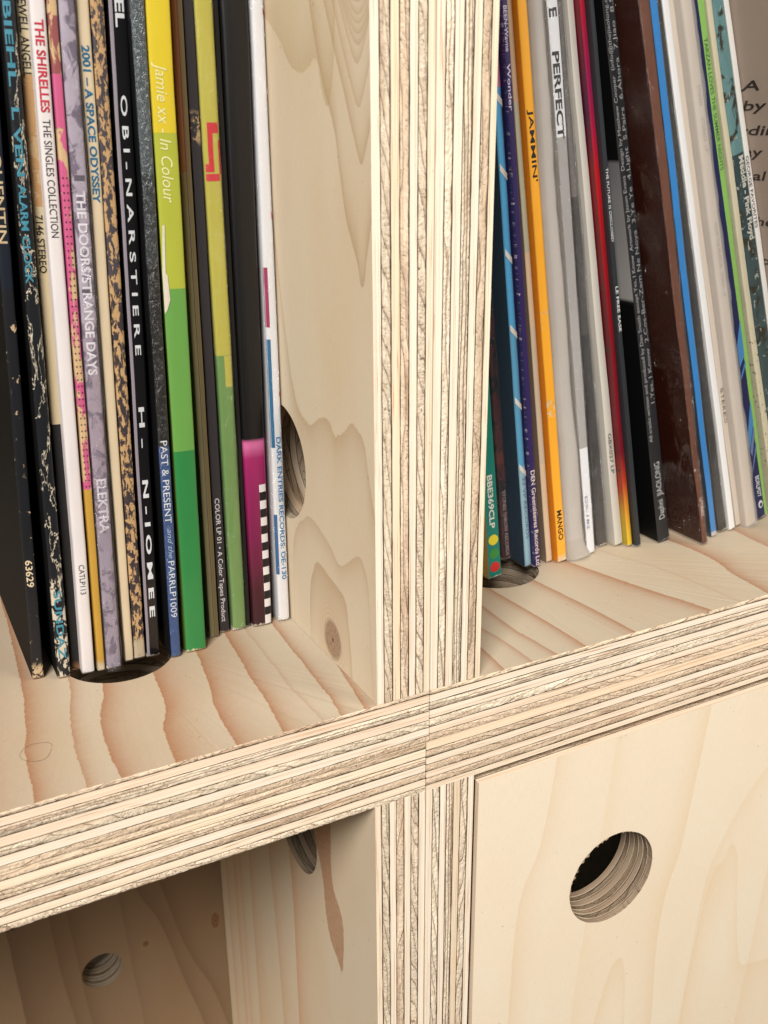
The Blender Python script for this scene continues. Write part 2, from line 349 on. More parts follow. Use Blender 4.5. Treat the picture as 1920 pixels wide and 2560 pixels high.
# ---------------------------------------------------------------- plywood
def slab(F, a, b, D, tb, tt, holes, kind, seed, front, relief, step, rows, spiky=False, org=(0, 0, 0)):
    """One sheet. F maps (length, depth, thickness) to the world; tb/tt(l) lower and upper boundary; front(l) recess."""
    n = max(2, int((b-a)/step)); ls = [a+(b-a)*i/n for i in range(n+1)]
    V = []; FC = []; MI = []; UV = []
    def face(ix, uv, m): FC.append(ix); UV.append(uv); MI.append(m)
    grid = []
    for j in range(rows+1):
        row = []
        for i, l in enumerate(ls):
            lo, hi = tb(l), tt(l); s = j/rows; t = lo+(hi-lo)*s
            edge = 0.10 if j in (0, rows) else 0.0
            d = front(l)+edge+(relief*n2(l*0.9, t*1.3+seed, seed)+relief*0.6*n2(l*0.25, t*0.3, seed+3) if relief else 0)
            row.append(len(V)); V.append((l, d, t))
        grid.append(row)
    for j in range(rows):
        for i in range(n):
            q = (grid[j][i], grid[j][i+1], grid[j+1][i+1], grid[j+1][i])
            face(q, [(V[k][0], V[k][2]) for k in q], 0)
    tm0 = tb(a); tm1 = tt(a)
    back = {}
    for key, tv in (('b', tm0), ('t', tm1)):
        back[key] = (len(V), len(V)+1); V.append((b, D, tv)); V.append((a, D, tv))
    for key, m, row in (('b', 2, grid[0]), ('t', 1, grid[-1])):
        outline = list(row)+[back[key][0], back[key][1]]
        rings = []
        for hi_, (hl, hd, hr) in enumerate(holes):
            seg = 150 if spiky else 72; r = []
            for k in range(seg):
                an = 2*math.pi*k/seg; rr = hr+0.12*n1(k, seed+hi_, 0.3)
                if spiky and key == 't': rr -= rnd.random()**3*1.5*max(0.12, -0.7*math.cos(an)-0.7*math.sin(an), 0.9*math.sin(an)*math.cos(an))
                r.append(len(V)); V.append((hl+rr*math.cos(an), hd+rr*math.sin(an), tm1 if key == 't' else tm0))
            rings.append(r)
        back[key+'r'] = rings
        if not holes:
            face(tuple(outline), [(V[k][0], V[k][1]) for k in outline], m)
        else:
            idx = outline+[k for r in rings for k in r]
            pts = [Vector((V[k][0], V[k][1])) for k in idx]
            ed = [(i, (i+1) % len(outline)) for i in range(len(outline))]; o = len(outline)
            for r in rings:
                ed += [(o+i, o+(i+1) % len(r)) for i in range(len(r))]; o += len(r)
            vo, eo, fo, ov, oe, of = delaunay_2d_cdt(pts, ed, [], 1, 1e-6)
            mp = [idx[x[0]] if x else None for x in ov]
            for f in fo:
                cx = sum(vo[k][0] for k in f)/3; cy = sum(vo[k][1] for k in f)/3
                if any((cx-hl)**2+(cy-hd)**2 < (hr*0.93)**2 for hl, hd, hr in holes): continue
                g = tuple(mp[k] for k in f)
                if None in g: continue
                if any(all(k in r for k in g) for r in [set(r) for r in rings]): continue
                face(g, [(V[k][0], V[k][1]) for k in g], m)
    for rb, rtop in zip(back.get('br', []), back.get('tr', [])):
        for k in range(len(rb)):
            q = (rb[k], rb[(k+1) % len(rb)], rtop[(k+1) % len(rb)], rtop[k])
            face(q, [(k*1.7, V[rb[k]][2]), (k*1.7+1.7, V[rb[k]][2]), (k*1.7+1.7, V[rtop[k]][2]), (k*1.7, V[rtop[k]][2])], 3)
    q = (back['b'][0], back['b'][1], back['t'][1], back['t'][0]); face(q, [(V[k][0], V[k][2]) for k in q], 0)
    q = [grid[j][0] for j in range(rows+1)]+[back['t'][1], back['b'][1]]; face(tuple(q), [(V[k][1], V[k][2]) for k in q], 0)
    q = [grid[j][-1] for j in range(rows+1)]+[back['t'][0], back['b'][0]]; face(tuple(q), [(V[k][1], V[k][2]) for k in q], 0)
    return [F(*v) for v in V], FC, MI, UV

WHITE = (1, 1, 1)
def panel(name, parent, F, a, b, D, plies, seed, holes=(), top=None, bot=None, detail=True, label=None, spiky=False, gapw=1.0, recess=0.0):
    """A plywood panel: the glue layers are the panel's own mesh, every ply a child. plies: (thickness, 'L'|'D', tint)."""
    org = parent.location/MM
    tot = sum(p[0] for p in plies); b_ = [0.0]
    for p in plies: b_.append(b_[-1]+p[0]*18.0/tot if tot else 0)
    # boundary wander and gap width
    def bound(i, l): 
        if i == 0 or i == len(plies): return b_[i]
        return b_[i]+0.10*n1(l, seed+i, 0.035)+0.07*n1(l, seed+i+40, 0.25)
    def gap(i, l): return gapw*(0.18+0.085*n1(l, seed+i+80, 0.11)+0.09*abs(n1(l, seed+i+90, 0.6)))
    V = []; FC = []; UV = []
    for i in range(1, len(plies)):
        v, f, m, u = slab(F, a, b, D, lambda l, i=i: bound(i, l)-0.35, lambda l, i=i: bound(i, l)+0.35, [(h[0], h[1], h[2]+0.35) for h in holes],
                          'G', seed+i, lambda l: 0.22+recess, 0, 12 if detail else 200, 1)
        o = len(V); V += v; FC += [tuple(k+o for k in x) for x in f]; UV += u
    pan = mesh_obj(name, V, FC, [M_GLUE], parent, org=org, uvs=UV)
    if label: pan['label'] = label
    for i, (th, kind, tint) in enumerate(plies):
        outer0, outer1 = i == 0, i == len(plies)-1
        def tb(l, i=i, o=outer0, k=kind):
            if o: return 0.0+(0.22*max(0, n1(l, seed+3, 0.5))+0.10*abs(n1(l, seed+4, 1.7)) if (k != 'L' and detail) else 0.03*abs(n1(l, seed, .3)))
            return bound(i, l)+gap(i, l)
        def tt(l, i=i, o=outer1, k=kind):
            if o: return 18.0-(0.22*max(0, n1(l, seed+6, 0.5))+0.10*abs(n1(l, seed+7, 1.7)) if (k != 'L' and detail) else 0.03*abs(n1(l, seed, .3)))
            return bound(i+1, l)-gap(i+1, l)
        rec = (0.10 if kind != 'L' else 0.0)+rnd.uniform(0, 0.05)+recess
        fr = (lambda l, r=rec, s=seed+i: r+0.03*n1(l, s, 0.1))
        v, f, m, u = slab(F, a, b, D, tb, tt, holes, kind, seed+i*3.7, fr, (0.16 if kind != 'L' else 0.02) if detail else 0,
                          (0.9 if kind != 'L' else 2.2) if detail else 60, (4 if kind != 'L' else 1) if detail else 1, spiky and outer1)
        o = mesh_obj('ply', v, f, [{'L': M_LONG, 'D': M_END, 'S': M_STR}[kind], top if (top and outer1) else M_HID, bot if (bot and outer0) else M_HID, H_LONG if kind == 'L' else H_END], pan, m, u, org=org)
        o.color = (*tint, 1)
    return pan

P_ = (1.0, 0.94, 0.90); K = (0.97, 1.0, 0.97); B_ = (0.88, 0.82, 0.77); Y_ = (1.0, 0.97, 0.92); Wt = (1.12, 1.15, 1.17); G2 = (0.95, 0.96, 0.95); N = WHITE; O_ = (1.02, 0.93, 0.83)
BX = 'plywood boxes stacked two by two'
R_ = 19.6
def hor(z0): return lambda l, d, t: (l, d, z0+t)
def verl(x0): return lambda l, d, t: (x0+t, d, l)          # thickness runs to the right
def verr(x1): return lambda l, d, t: (x1-t, d, l)          # thickness runs to the left (top face looks left)

# upper left box
bx = empty('plywood_box', (-183, 0, 0), 'upper left open plywood box holding a row of upright record sleeves', 'shelf box', BX)
panel('bottom_panel', bx, hor(0), -366, 0, 380, [(2.1, 'D', B_), (2.9, 'L', N), (2.65, 'D', G2), (3.2, 'L', P_), (3.05, 'S', N), (2.8, 'L', (1.0, .9, .84)), (1.35, 'D', P_)],
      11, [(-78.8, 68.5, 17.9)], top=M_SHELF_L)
panel('side_panel', bx, verr(0), 18.1, 347.9, 380, [(2.2, 'L', Y_), (2.55, 'D', N), (2.55, 'L', N), (2.7, 'D', P_), (2.7, 'L', O_), (2.8, 'D', G2), (2.55, 'L', N)],
      23, [(76, 68, R_)], top=M_DIV)
panel('top_panel', bx, hor(348), -366, 0, 380, [(2.57, 'DL'[i % 2], N) for i in range(7)], 31, detail=False)
panel('side_panel', bx, verl(-366), 18.1, 347.9, 380, [(2.57, 'LD'[i % 2], N) for i in range(7)], 35, detail=False)
panel('back_panel', bx, lambda l, d, t: (l, 380.2+t, 366-d), -366, 0, 366, [(2.57, 'LD'[i % 2], N) for i in range(7)], 37, detail=False)
# upper right box
bx = empty('plywood_box', (183, 0, 0), 'upper right open plywood box with record sleeves leaning to the left', 'shelf box', BX)
panel('bottom_panel', bx, hor(0), 0.3, 366, 380, [(2.4, 'D', P_), (2.5, 'L', P_), (3.0, 'D', Wt), (3.0, 'L', N), (2.8, 'S', N), (2.5, 'L', N), (1.5, 'D', Y_)],
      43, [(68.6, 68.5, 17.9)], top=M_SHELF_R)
panel('side_panel', bx, verl(0.3), 18.1, 347.9, 380, [(2.68, 'L', N), (2.48, 'D', Wt), (2.82, 'L', N), (2.82, 'S', G2), (2.54, 'L', N), (2.68, 'D', B_), (1.98, 'L', Y_)],
      47, [(76, 68, R_)])
panel('top_panel', bx, hor(348), 0.15, 366, 380, [(2.57, 'DL'[i % 2], N) for i in range(7)], 51, detail=False)
panel('side_panel', bx, verr(366), 18.1, 347.9, 380, [(2.57, 'LD'[i % 2], N) for i in range(7)], 53, detail=False)
panel('back_panel', bx, lambda l, d, t: (l, 380.2+t, 366-d), 0.15, 366, 366, [(2.57, 'LD'[i % 2], N) for i in range(7)], 57, detail=False)
# lower left box
bx = empty('plywood_box', (-184, 0, -366), 'lower left empty plywood box with a round hole in its shadowed back', 'shelf box', BX)
panel('top_panel', bx, hor(-18.3), -367, -1.1, 380, [(2.1, 'D', N), (2.65, 'L', Y_), (2.5, 'D', B_), (2.75, 'L', N), (2.9, 'S', (.98, .93, .88)), (2.9, 'L', (1.02, 1, .93)), (2.1, 'D', B_)],
      61, [(-78.8, 68.5, 17.9)])
panel('side_panel', bx, verr(-1.1), -348, -18.3, 380, [(2.4, 'L', N), (2.7, 'D', N), (2.5, 'L', N), (2.8, 'D', P_), (2.5, 'L', N), (2.7, 'D', G2), (2.2, 'L', Y_)],
      67, [(-70, 68, R_)], top=M_LLSIDE)
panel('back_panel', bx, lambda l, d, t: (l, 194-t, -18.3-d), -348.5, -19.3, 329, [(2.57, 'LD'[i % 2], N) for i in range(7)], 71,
      [(-83, 190.5, 10), (-121, 139, 10)], top=M_BACK_SHADED, detail=False)
panel('side_panel', bx, verl(-367), -348, -18.3, 380, [(2.57, 'LD'[i % 2], N) for i in range(7)], 73, detail=False)
panel('bottom_panel', bx, hor(-366), -367, -1.1, 380, [(2.57, 'DL'[i % 2], N) for i in range(7)], 77, detail=False)
# lower right box
bx = empty('plywood_box', (182, 0, -366), 'lower right plywood box closed by a pale door with a finger hole', 'shelf box', BX)
panel('top_panel', bx, hor(-18.3), -0.75, 365, 380, [(2.0, 'L', Y_), (2.6, 'D', B_), (2.4, 'L', P_), (2.7, 'D', B_), (2.6, 'L', N), (2.6, 'D', B_), (3.0, 'L', O_)],
      83, [(68.6, 68.5, 17.9)])
panel('side_panel', bx, verl(-0.75), -348, -18.3, 380, [(2.4, 'L', N), (2.5, 'D', Wt), (2.5, 'L', N), (2.6, 'S', N), (2.6, 'L', (.93, .88, .8)), (2.7, 'D', N), (2.2, 'L', N)],
      89, [(-70, 68, R_)])
panel('door', bx, lambda l, d, t: (l, 18.2-t, -22.2-d), 19.4, 346.5, 325, [(2.57, 'LD'[i % 2], B_) for i in range(7)], 97,
      [(80.8, 63.2, 19.85)], top=M_DOORF, spiky=True, gapw=1.3, label='pale veneered door panel with a ragged round finger hole')
panel('side_panel', bx, verr(365), -348, -18.3, 380, [(2.57, 'LD'[i % 2], N) for i in range(7)], 101, detail=False)
panel('bottom_panel', bx, hor(-366), -0.95, 365, 380, [(2.57, 'DL'[i % 2], N) for i in range(7)], 103, detail=False)
panel('back_panel', bx, lambda l, d, t: (l, 380.2+t, -0.2-d), -0.95, 365, 366, [(2.57, 'LD'[i % 2], N) for i in range(7)], 107, detail=False)

# ---------------------------------------------------------------- records
CARD = srgb(206, 172, 130); PALE = srgb(232, 222, 204)
def rec_mat(name, zones, rough=0.45, coat=0.0, wear=None, grain=0.1, blotch=None, crink=0.0, edge=None, spec=0.45):
    """Printed card. zones: (local height from, colour) from the bottom up; wear: (amount, scale, colour, stretch, z0, z1)
    patches of bare card; edge: (width, half, amount, colour) rubbed spine edges; blotch: (colour, scale, amount, sx)."""
    t = T(name); x, y, z = t.objco()
    cr = t.n('ShaderNodeValToRGB'); cr.color_ramp.interpolation = 'CONSTANT'
    el = cr.color_ramp.elements; soft = [q for q in zones if len(q) > 2]
    if soft: cr.color_ramp.interpolation = 'LINEAR'
    while len(el) < len(zones): el.new(0.5)
    for e, q in zip(el, sorted(zones, key=lambda q: q[0])): e.position = max(0, (q[0]+20)/340); e.color = (*q[1], 1)
    if len(zones) == 1:
        el[0].color = el[1].color = (*zones[0][1], 1)
    t.put(cr.inputs[0], (z+20.0)/340.0)
    col = E_(t, cr.outputs[0])
    big = t.noise(t.xyz(x*0.25, y*0.05, z*0.06), 1, 3, 0.6)
    fn = t.noise(t.xyz(x*2.5, y*2.5, z*2.5), 1, 3, 0.6)
    if blotch:
        bc, bs, ba, bx_ = blotch
        bn = t.noise(t.xyz(x*bs*bx_, y*bs*0.6, z*bs), 1, 4, 0.62, 0.6)
        col = t.mix(t.step(bn, 0.62-ba*0.25, 0.70-ba*0.2), col, bc)
    m = fn*0.0
    if wear:
        for am, ws, wc, st, z0, z1 in wear:
            wn = t.noise(t.xyz(x*ws*st, y*ws, z*ws), 1, 5, 0.66, 0.4)
            zm = t.step(z, z0-1.5, z0+1.5)*(1.0-t.step(z, z1-1.5, z1+1.5))
            if am < 0: mk = t.step((wn-0.5).abs(), -am, -am*0.55)*zm      # thin branching tears
            else: mk = t.step(wn, 0.66-am*0.32, 0.685-am*0.32)*zm
            wcol = t.mix(t.noise(t.xyz(x*1.5, y*1.5, z*0.5), 1, 3, 0.6), wc, tuple(c*0.66 for c in wc))
            col = t.mix(mk, col, wcol); m = t.math('MAXIMUM', m, mk)
    if not edge: edge = (2.0, -9, srgb(216, 204, 184))
    if edge:
        hw, ea, ec = edge
        sn = t.noise(t.xyz(x*0.6, 0.0, z*0.55), 1, 5, 0.7)
        dd = (x.abs()-hw).abs()-hw+0.0            # -hw centre .. 0 at the spine edges
        mk = t.step(dd+(sn-0.5)*3.0, 0.10-ea, 0.30-ea)
        ynear = 1.0-t.step(y, 1.2, 1.8)
        bt = t.step((z*(-1.0))+(sn-0.5)*3.5, -1.0, -0.4)*0.9
        mk = t.math('MAXIMUM', mk*ynear, bt)
        col = t.mix(mk, col, ec); m = t.math('MAXIMUM', m, mk)
    v = 0.8*(1.0+(big-0.5)*grain*2+(fn-0.5)*grain)
    gr = t.n('ShaderNodeCombineColor'); [t.put(gr.inputs[i], v) for i in range(3)]
    col = t.mix(1.0, col, gr.outputs[0], 'MULTIPLY')
    cn = t.noise(t.xyz(x*0.9, y*0.5, z*0.5), 1, 5, 0.62, 1.2)
    h = fn*0.1+m*(-0.6)+cn*crink
    ro = m*(0.85-rough)+rough
    t.bsdf(col, ro, h, 0.22, 0.7, spec, coat)
    return t.m

def spine_y(x, wd, k):                       # how far the spine front lies behind its foremost line
    s = min(1.0, abs(2*x/wd-1)); return k*(1-(1-s**3.2)**0.45) if k else 0.0

M_TXT = {}
def ink(col, rough=0.5):
    key = tuple(round(c, 3) for c in col)
    if key not in M_TXT:
        t = T('printed_ink'); x, y, z = t.objco(); n = t.noise(t.xyz(x*3, y*3, z*3), 1, 3, 0.7)
        c = t.mix(t.step(n, 0.35, 0.75)*0.35, tuple(q*0.82 for q in col), tuple(q*0.5 for q in col)); t.bsdf(c, rough); M_TXT[key] = t.m
    return M_TXT[key]

class Rec:
    def __init__(s, label, xl, wd, y, z218=None, wtop=None, lean=None, k=0.5, mat=None, face=None, H=314, depth=314, seed=1, zb=18.25, flare=0, wob=0.15, zref=200.0, cover='cover'):
        s.w0 = wd; s.w1 = wd if wtop is None else wtop; s.k = k; s.seed = seed; s.wob = wob
        a = math.atan2(z218-xl, zref) if z218 is not None else math.radians(lean or 0)
        s.right = a > 0                       # top leans to the right: rests on its lower right corner
        if s.right: org = (xl+wd*(1-0*math.cos(a)), y, zb)
        else: org = (xl, y, zb)
        s.e = empty('record_sleeve', org, label, 'record', None, (0, a, 0))
        s.flare = flare; s.H = H
        zs = [0, 0.6, 2, 4, 7]+[7+(H-7)*i/60 for i in range(1, 61)]
        ss = [-1, -0.93, -0.8, -0.6, -0.3, 0, 0.3, 0.6, 0.8, 0.93, 1]
        V = []; F = []; MI = []
        nx = len(ss)+2
        for z in zs:
            w_ = s.wz(z)
            for q in ss:
                x = w_*(q+1)/2
                V.append(s.P(x/w_*s.w0 if 0 else x, spine_y(x, w_, k)+(0.5*(1-z/0.6) if z < 0.6 else 0), z))
            V.append(s.P(w_*0.97, depth, z)); V.append(s.P(w_*0.03, depth, z))
        for i in range(len(zs)-1):
            for j in range(nx):
                a0 = i*nx+j; a1 = i*nx+(j+1) % nx
                F.append((a0, a1, a1+nx, a0+nx)); MI.append(1 if j == nx-1 else 0)
        F.append(tuple(range(nx))); MI.append(0); F.append(tuple(range((len(zs)-1)*nx, len(zs)*nx))); MI.append(0)
        s.mat = mat; s.cov = mesh_obj(cover, V, F, [mat, face or mat], s.e, MI)
    def wz(s, z):
        w_ = s.w0+(s.w1-s.w0)*min(z, 320)/200.0
        if s.flare and z < 9: w_ += s.flare*(1-z/9)**2
        return w_
    def P(s, x, y, z):                       # local position; x measured from the left spine edge
        dx = 0.25*n1(z, s.seed+20, 0.008)+s.wob*n1(z, s.seed, 0.03)+s.wob*0.4*n1(z, s.seed+9, 0.15); dy = s.wob*1.2*n1(z, s.seed+5, 0.025)
        if s.right: x = x-s.w0
        return (x+dx, y+dy, z)
    def cell(s, poly, name='printed_mark', mat=None, lift=0.07, label=None):
        """poly: list of polygons given as ((u 0..1 across the spine), z)"""
        V = []; F = []
        for pl in poly:
            i0 = len(V)
            for u, z in pl:
                w_ = s.wz(z); x = u*w_; V.append(s.P(x, (0 if name != 'torn_flap' else spine_y(x, w_, s.k))-lift, z))
            F.append(tuple(range(i0, len(V))))
        o = mesh_obj(name, V, F, [mat], s.e)
        if label: o['label'] = label
        return o
    def strip(s, u0, u1, z0, z1, mat, name='printed_mark', lift=0.06, nz=None, label=None):
        V = []; F = []; nu = 6; nz = nz or max(1, int((z1-z0)/4))
        for i in range(nz+1):
            z = z0+(z1-z0)*i/nz; w_ = s.wz(z)
            for j in range(nu+1):
                x = (u0+(u1-u0)*j/nu)*w_; V.append(s.P(x, spine_y(x, w_, s.k)-lift, z))
        for i in range(nz):
            for j in range(nu):
                a = i*(nu+1)+j; F.append((a, a+1, a+nu+2, a+nu+1))
        o = mesh_obj(name, V, F, [mat], s.e)
        if label: o['label'] = label
        return o
    def text(s, string, ztop, zbot, u0, u1, col, up=False, bold=0.0, shear=0.0, lift=0.10, upright=False):
        """lettering running down the spine (or up it); u0..u1 is the band across the spine that the capitals fill"""
        cu = bpy.data.curves.new('t', 'FONT'); cu.body = string; cu.size = 10; cu.offset = bold; cu.shear = shear; cu.resolution_u = 3
        tmp = bpy.data.objects.new('t', cu); me = bpy.data.meshes.new_from_object(tmp)
        V = np.array([v.co[:2] for v in me.vertices]); F = [tuple(p.vertices) for p in me.polygons]
        bpy.data.objects.remove(tmp); bpy.data.curves.remove(cu); bpy.data.meshes.remove(me)
        if len(V) == 0: return
        lo, hi = V.min(0), V.max(0); a = (V[:, 0]-lo[0])/(hi[0]-lo[0])
        b = (V[:, 1]-0.0)/7.2                 # capitals 0..1
        VV = []
        for p, q in zip(a, b):
            if up: z = zbot+(ztop-zbot)*p; u = u1-(u1-u0)*q
            else: z = ztop-(ztop-zbot)*p; u = u0+(u1-u0)*q
            w_ = s.wz(z); x = u*w_; VV.append(s.P(x, spine_y(x, w_, s.k)-lift, z))
        return mesh_obj('lettering', VV, F, [ink(col)], s.e)
    def stack(s, letters, ztop, zbot, u0, u1, col, bold=0.0):
        n = len(letters)
        h = (ztop-zbot)/n
        for i, c in enumerate(letters):
            if c != ' ': s.text(c, ztop-i*h-h*0.08, ztop-(i+1)*h+h*0.14, u0, u1, col, bold=bold)
    def plastic(s, grow=0.6, mat=None, z0=-0.05, tip=0.0, seed=3, back=70):
        V = []; F = []; zs = [z0]+[z0+(s.H+1-z0)*i/110 for i in range(1, 111)]
        ss = [-1, -0.8, -0.45, 0, 0.45, 0.8, 1]; nx = len(ss)+2
        for z in zs:
            w_ = s.wz(z)+2*grow*(1+0.35*n1(z, seed, 0.12)); tp = tip*max(0, 1-z/10)
            V.append(s.P(-grow*0.3, back, z))
            for q in ss:
                x = w_*(q+1)/2; V.append(s.P(x-grow+0.15*n2(q*2, z*0.2, seed), spine_y(x, w_, s.k+grow)-grow*(1+0.5*n2(q, z*0.13, seed+1))-tp*(1-q*q), z))
            V.append(s.P(s.wz(z)+grow*0.3, back, z))
        for i in range(len(zs)-1):
            for j in range(nx-1):
                a = i*nx+j; F.append((a, a+1, a+1+nx, a+nx))
        return mesh_obj('plastic_sleeve', V, F, [mat or M_PLASTIC], s.e, smooth=True)

def mat_plastic(name, haze=0.12, crink=1.0, dist=0.5, tint=(0.9, 0.9, 0.9), shine=0.7):
    t = T(name); x, y, z = t.objco()
    n = t.noise(t.xyz(x*0.8, y*0.3, z*0.28), 1, 4, 0.6, 1.5)
    n_ = t.noise(t.xyz(x*0.3, y*0.1, z*0.06), 1, 3, 0.5, 0.5)
    rg = 1.0-(n-0.5).abs()*4.0; cl = t.step(t.noise(t.xyz(x*0.1, y*0.03, z*0.035), 1, 2, 0.5), 0.40, 0.60)
    hh = (rg*cl*crink+n_) if crink > 2 else (n*crink+n_)
    b = t.n('ShaderNodeBump'); t.put(b.inputs['Height'], hh); b.inputs['Distance'].default_value = dist*MM; b.inputs['Strength'].default_value = 0.9
    gl = t.n('ShaderNodeBsdfGlossy'); gl.inputs['Roughness'].default_value = 0.10; t.t.links.new(b.outputs[0], gl.inputs['Normal'])
    tr = t.n('ShaderNodeBsdfTransparent'); df = t.n('ShaderNodeBsdfDiffuse'); df.inputs[0].default_value = (*tint, 1)
    fr = t.n('ShaderNodeLayerWeight'); fr.inputs[0].default_value = 0.5
    m1 = t.n('ShaderNodeMixShader'); m1.inputs[0].default_value = haze
    t.t.links.new(tr.outputs[0], m1.inputs[1]); t.t.links.new(df.outputs[0], m1.inputs[2])
    m2 = t.n('ShaderNodeMixShader')
    t.put(m2.inputs[0], (t.math('POWER', E_(t, fr.outputs[1]), 5.0)*0.6+(0.055 if crink > 2 else 0.05))*shine)
    t.t.links.new(m1.outputs[0], m2.inputs[1]); t.t.links.new(gl.outputs[0], m2.inputs[2])
    t.t.links.new(m2.outputs[0], t.out.inputs[0])
    return t.m
M_PLASTIC = mat_plastic('clear_plastic', 0.03)
M_CRINKLE = mat_plastic('crinkled_plastic', 0.02, 2.6, 0.9, shine=1.1)
M_WRAP = mat_plastic('shrink_wrap', 0.0, 3.0, 2.4, shine=1.3)
M_BLACKSIDE = mat_plain('sleeve_black_side', srgb(12, 12, 12), .7, spec=.15)
M_PLASTIC_HAZY = mat_plastic('hazy_plastic', 0.28, 0.4, 0.3, (0.75, 0.72, 0.68))

BLK = srgb(30, 30, 32); CREAM = srgb(222, 204, 168); WHT = srgb(232, 226, 222); G = 'record sleeves in the upper left box'; GR = 'record sleeves in the upper right box'
def L(label, xl, xr, y, xl2, xr2, z2, **kw):
    s = 200.0/(z2-18); t0 = xl+(xl2-xl)*s; w0 = xr-xl; w1 = w0+((xr2-xl2)-w0)*s
    # leaning to the right it rests on the lower right corner
    r = Rec(label, xl, w0, y, z218=t0, wtop=w1, **kw); r.e['group'] = G; return r

# ---- left row, from the left
r = L('worn black record sleeve with tan lettering, at the left end of the row', -106.4, -103.0, 64.5, -98.8, -95.5, 156, seed=1,
      mat=rec_mat('sleeve_black_navy', [(0, srgb(26, 27, 31)), (120, srgb(24, 30, 40))], 0.4, wear=[(0.09, 0.33, srgb(214, 184, 144), 1.4, 2, 118), (0.62, 0.5, srgb(214, 184, 144), 1.3, -2, 5)], edge=(1.7, -0.35, srgb(180, 150, 116))), face=M_BLACKSIDE)
r.text('QUENTIN', 156, 132.8, 0.1, 0.8, srgb(206, 180, 140), bold=.1); r.text('63629', 40.2, 31.4, 0.15, 0.75, srgb(226, 206, 170), bold=.15)
r = L('torn black record sleeve with turquoise block lettering and white cracks', -99.4, -95.4, 61.2, -90.9, -87.4, 210, seed=2, k=0.7,
      mat=rec_mat('sleeve_torn_black', [(0, srgb(28, 30, 34))], 0.35, wear=[(-0.011, 0.05, srgb(226, 212, 186), 3.5, 30, 190), (0.5, 0.16, srgb(226, 212, 186), 2.2, -2, 34)], edge=(2.0, -0.4, srgb(210, 190, 160)), crink=.7), face=M_BLACKSIDE)
CY = srgb(66, 138, 158)
r.text('BIEHL', 192, 172, 0.15, 0.68, CY, bold=.25); r.text('L VEN', 167, 150, 0.15, 0.68, CY, bold=.25); r.text('ALARM CLOCK', 148, 122, 0.15, 0.68, CY, bold=.25)
r.text('SUNDAZ', 30, 6.7, 0.2, 0.75, CY, bold=.2)
r = L('cream record sleeve with a torn brown patch and a black lower half', -94.5, -91.8, 64.3, -86.6, -83.6, 211, seed=3,
      mat=rec_mat('sleeve_cream_torn', [(0, srgb(30, 29, 29)), (80, srgb(214, 194, 154)), (141, srgb(196, 150, 98)), (175, srgb(216, 198, 160))], 0.55, wear=[(0.5, 0.2, srgb(222, 184, 134), 1.5, 141, 174), (0.8, 0.5, srgb(150, 104, 64), 1, -2, 2.5)]))
r.text('EWELL ANGELL', 193, 174.5, 0.15, 0.85, srgb(30, 28, 26), bold=.15); r.text('7146 STEREO', 139.8, 124.3, 0.15, 0.8, srgb(30, 28, 26), bold=.15)
r = L('white record sleeve with red and black lettering beside the dotted pink one', -91.7, -87.9, 60.2, -84.0, -80.1, 210, seed=4, k=0.8,
      mat=rec_mat('sleeve_white_card', [(0, srgb(228, 220, 217))], 0.55, wear=None, edge=(1.9, -0.35, srgb(200, 190, 184))))
r.text('THE SHIRELLES', 188, 165.8, 0.22, 0.8, srgb(196, 44, 66), bold=.25); r.text('THE SINGLES COLLECTION', 164.1, 134, 0.25, 0.78, srgb(36, 34, 36)); r.text('CATLP113', 37.3, 27.5, 0.3, 0.75, srgb(60, 56, 56))
r = L('dotted pink record sleeve with torn tan edges and a mustard foot', -87.2, -85.1, 59.9, -79.7, -77.3, 211, seed=5,
      mat=rec_mat('sleeve_pink_torn', [(0, srgb(196, 152, 60)), (60, srgb(206, 92, 136)), (175, srgb(150, 80, 80))], 0.5, wear=[(0.50, 0.07, srgb(226, 190, 142), 3.0, 60, 220), (0.9, 0.5, srgb(226, 206, 170), 1, -2, 3)]))
r.cell([[(u+0.12*math.cos(a), z+0.32*math.sin(a)) for a in (0, 1.57, 3.14, 4.71)] for u in (0.25, 0.7) for z in np.arange(62, 150, 1.9)], mat=ink(srgb(66, 26, 40)))
r = L('mottled lilac record sleeve with white lettering inside a clear plastic cover', -84.3, -79.8, 59.8, -76.7, -72.7, 211, seed=6, k=0.8,
      mat=rec_mat('sleeve_lilac', [(0, srgb(158, 146, 160)), (60, srgb(166, 150, 162)), (110, srgb(178, 166, 180))], 0.4, blotch=(srgb(112, 100, 118), 0.22, 0.5, 1.6), grain=.25), face=mat_plain('sleeve_plum_side', srgb(52, 34, 52), .4))
r.text('THE DOORS/STRANGE DAYS', 145.9, 95.2, 0.2, 0.8, srgb(232, 226, 232), bold=.25); r.text('ELEKTRA', 63.7, 46.4, 0.2, 0.85, srgb(214, 206, 214), bold=.3)
r.strip(0, 1, 118.5, 119.6, ink(srgb(92, 84, 96))); r.strip(0, 1, 148.5, 150, ink(srgb(96, 84, 98)))
r.plastic(0.5, tip=1.6, mat=M_CRINKLE)
r = L('cream record sleeve with a blue printed title, between the lilac and the peeling brown one', -77.7, -75.2, 62, -71.9, -68.7, 211, seed=7, k=0.5, mat=rec_mat('sleeve_cream', [(0, srgb(220, 200, 166))], 0.6, grain=.12))
r.text('2001 – A SPACE ODYSSEY', 182.4, 142.5, 0.15, 0.78, srgb(26, 104, 142), bold=.3)
r = L('peeling brown record sleeve mottled with dark print and bare tan card', -74.7, -71.2, 62.3, -68.2, -64.7, 211, seed=8, k=0.6,
      mat=rec_mat('sleeve_peeling', [(0, srgb(58, 48, 52)), (118, srgb(70, 62, 68))], 0.6, wear=[(0.52, 0.30, srgb(214, 172, 120), 2.4, -4, 330), (0.9, 0.5, srgb(210, 190, 156), 1, -2, 7)]))
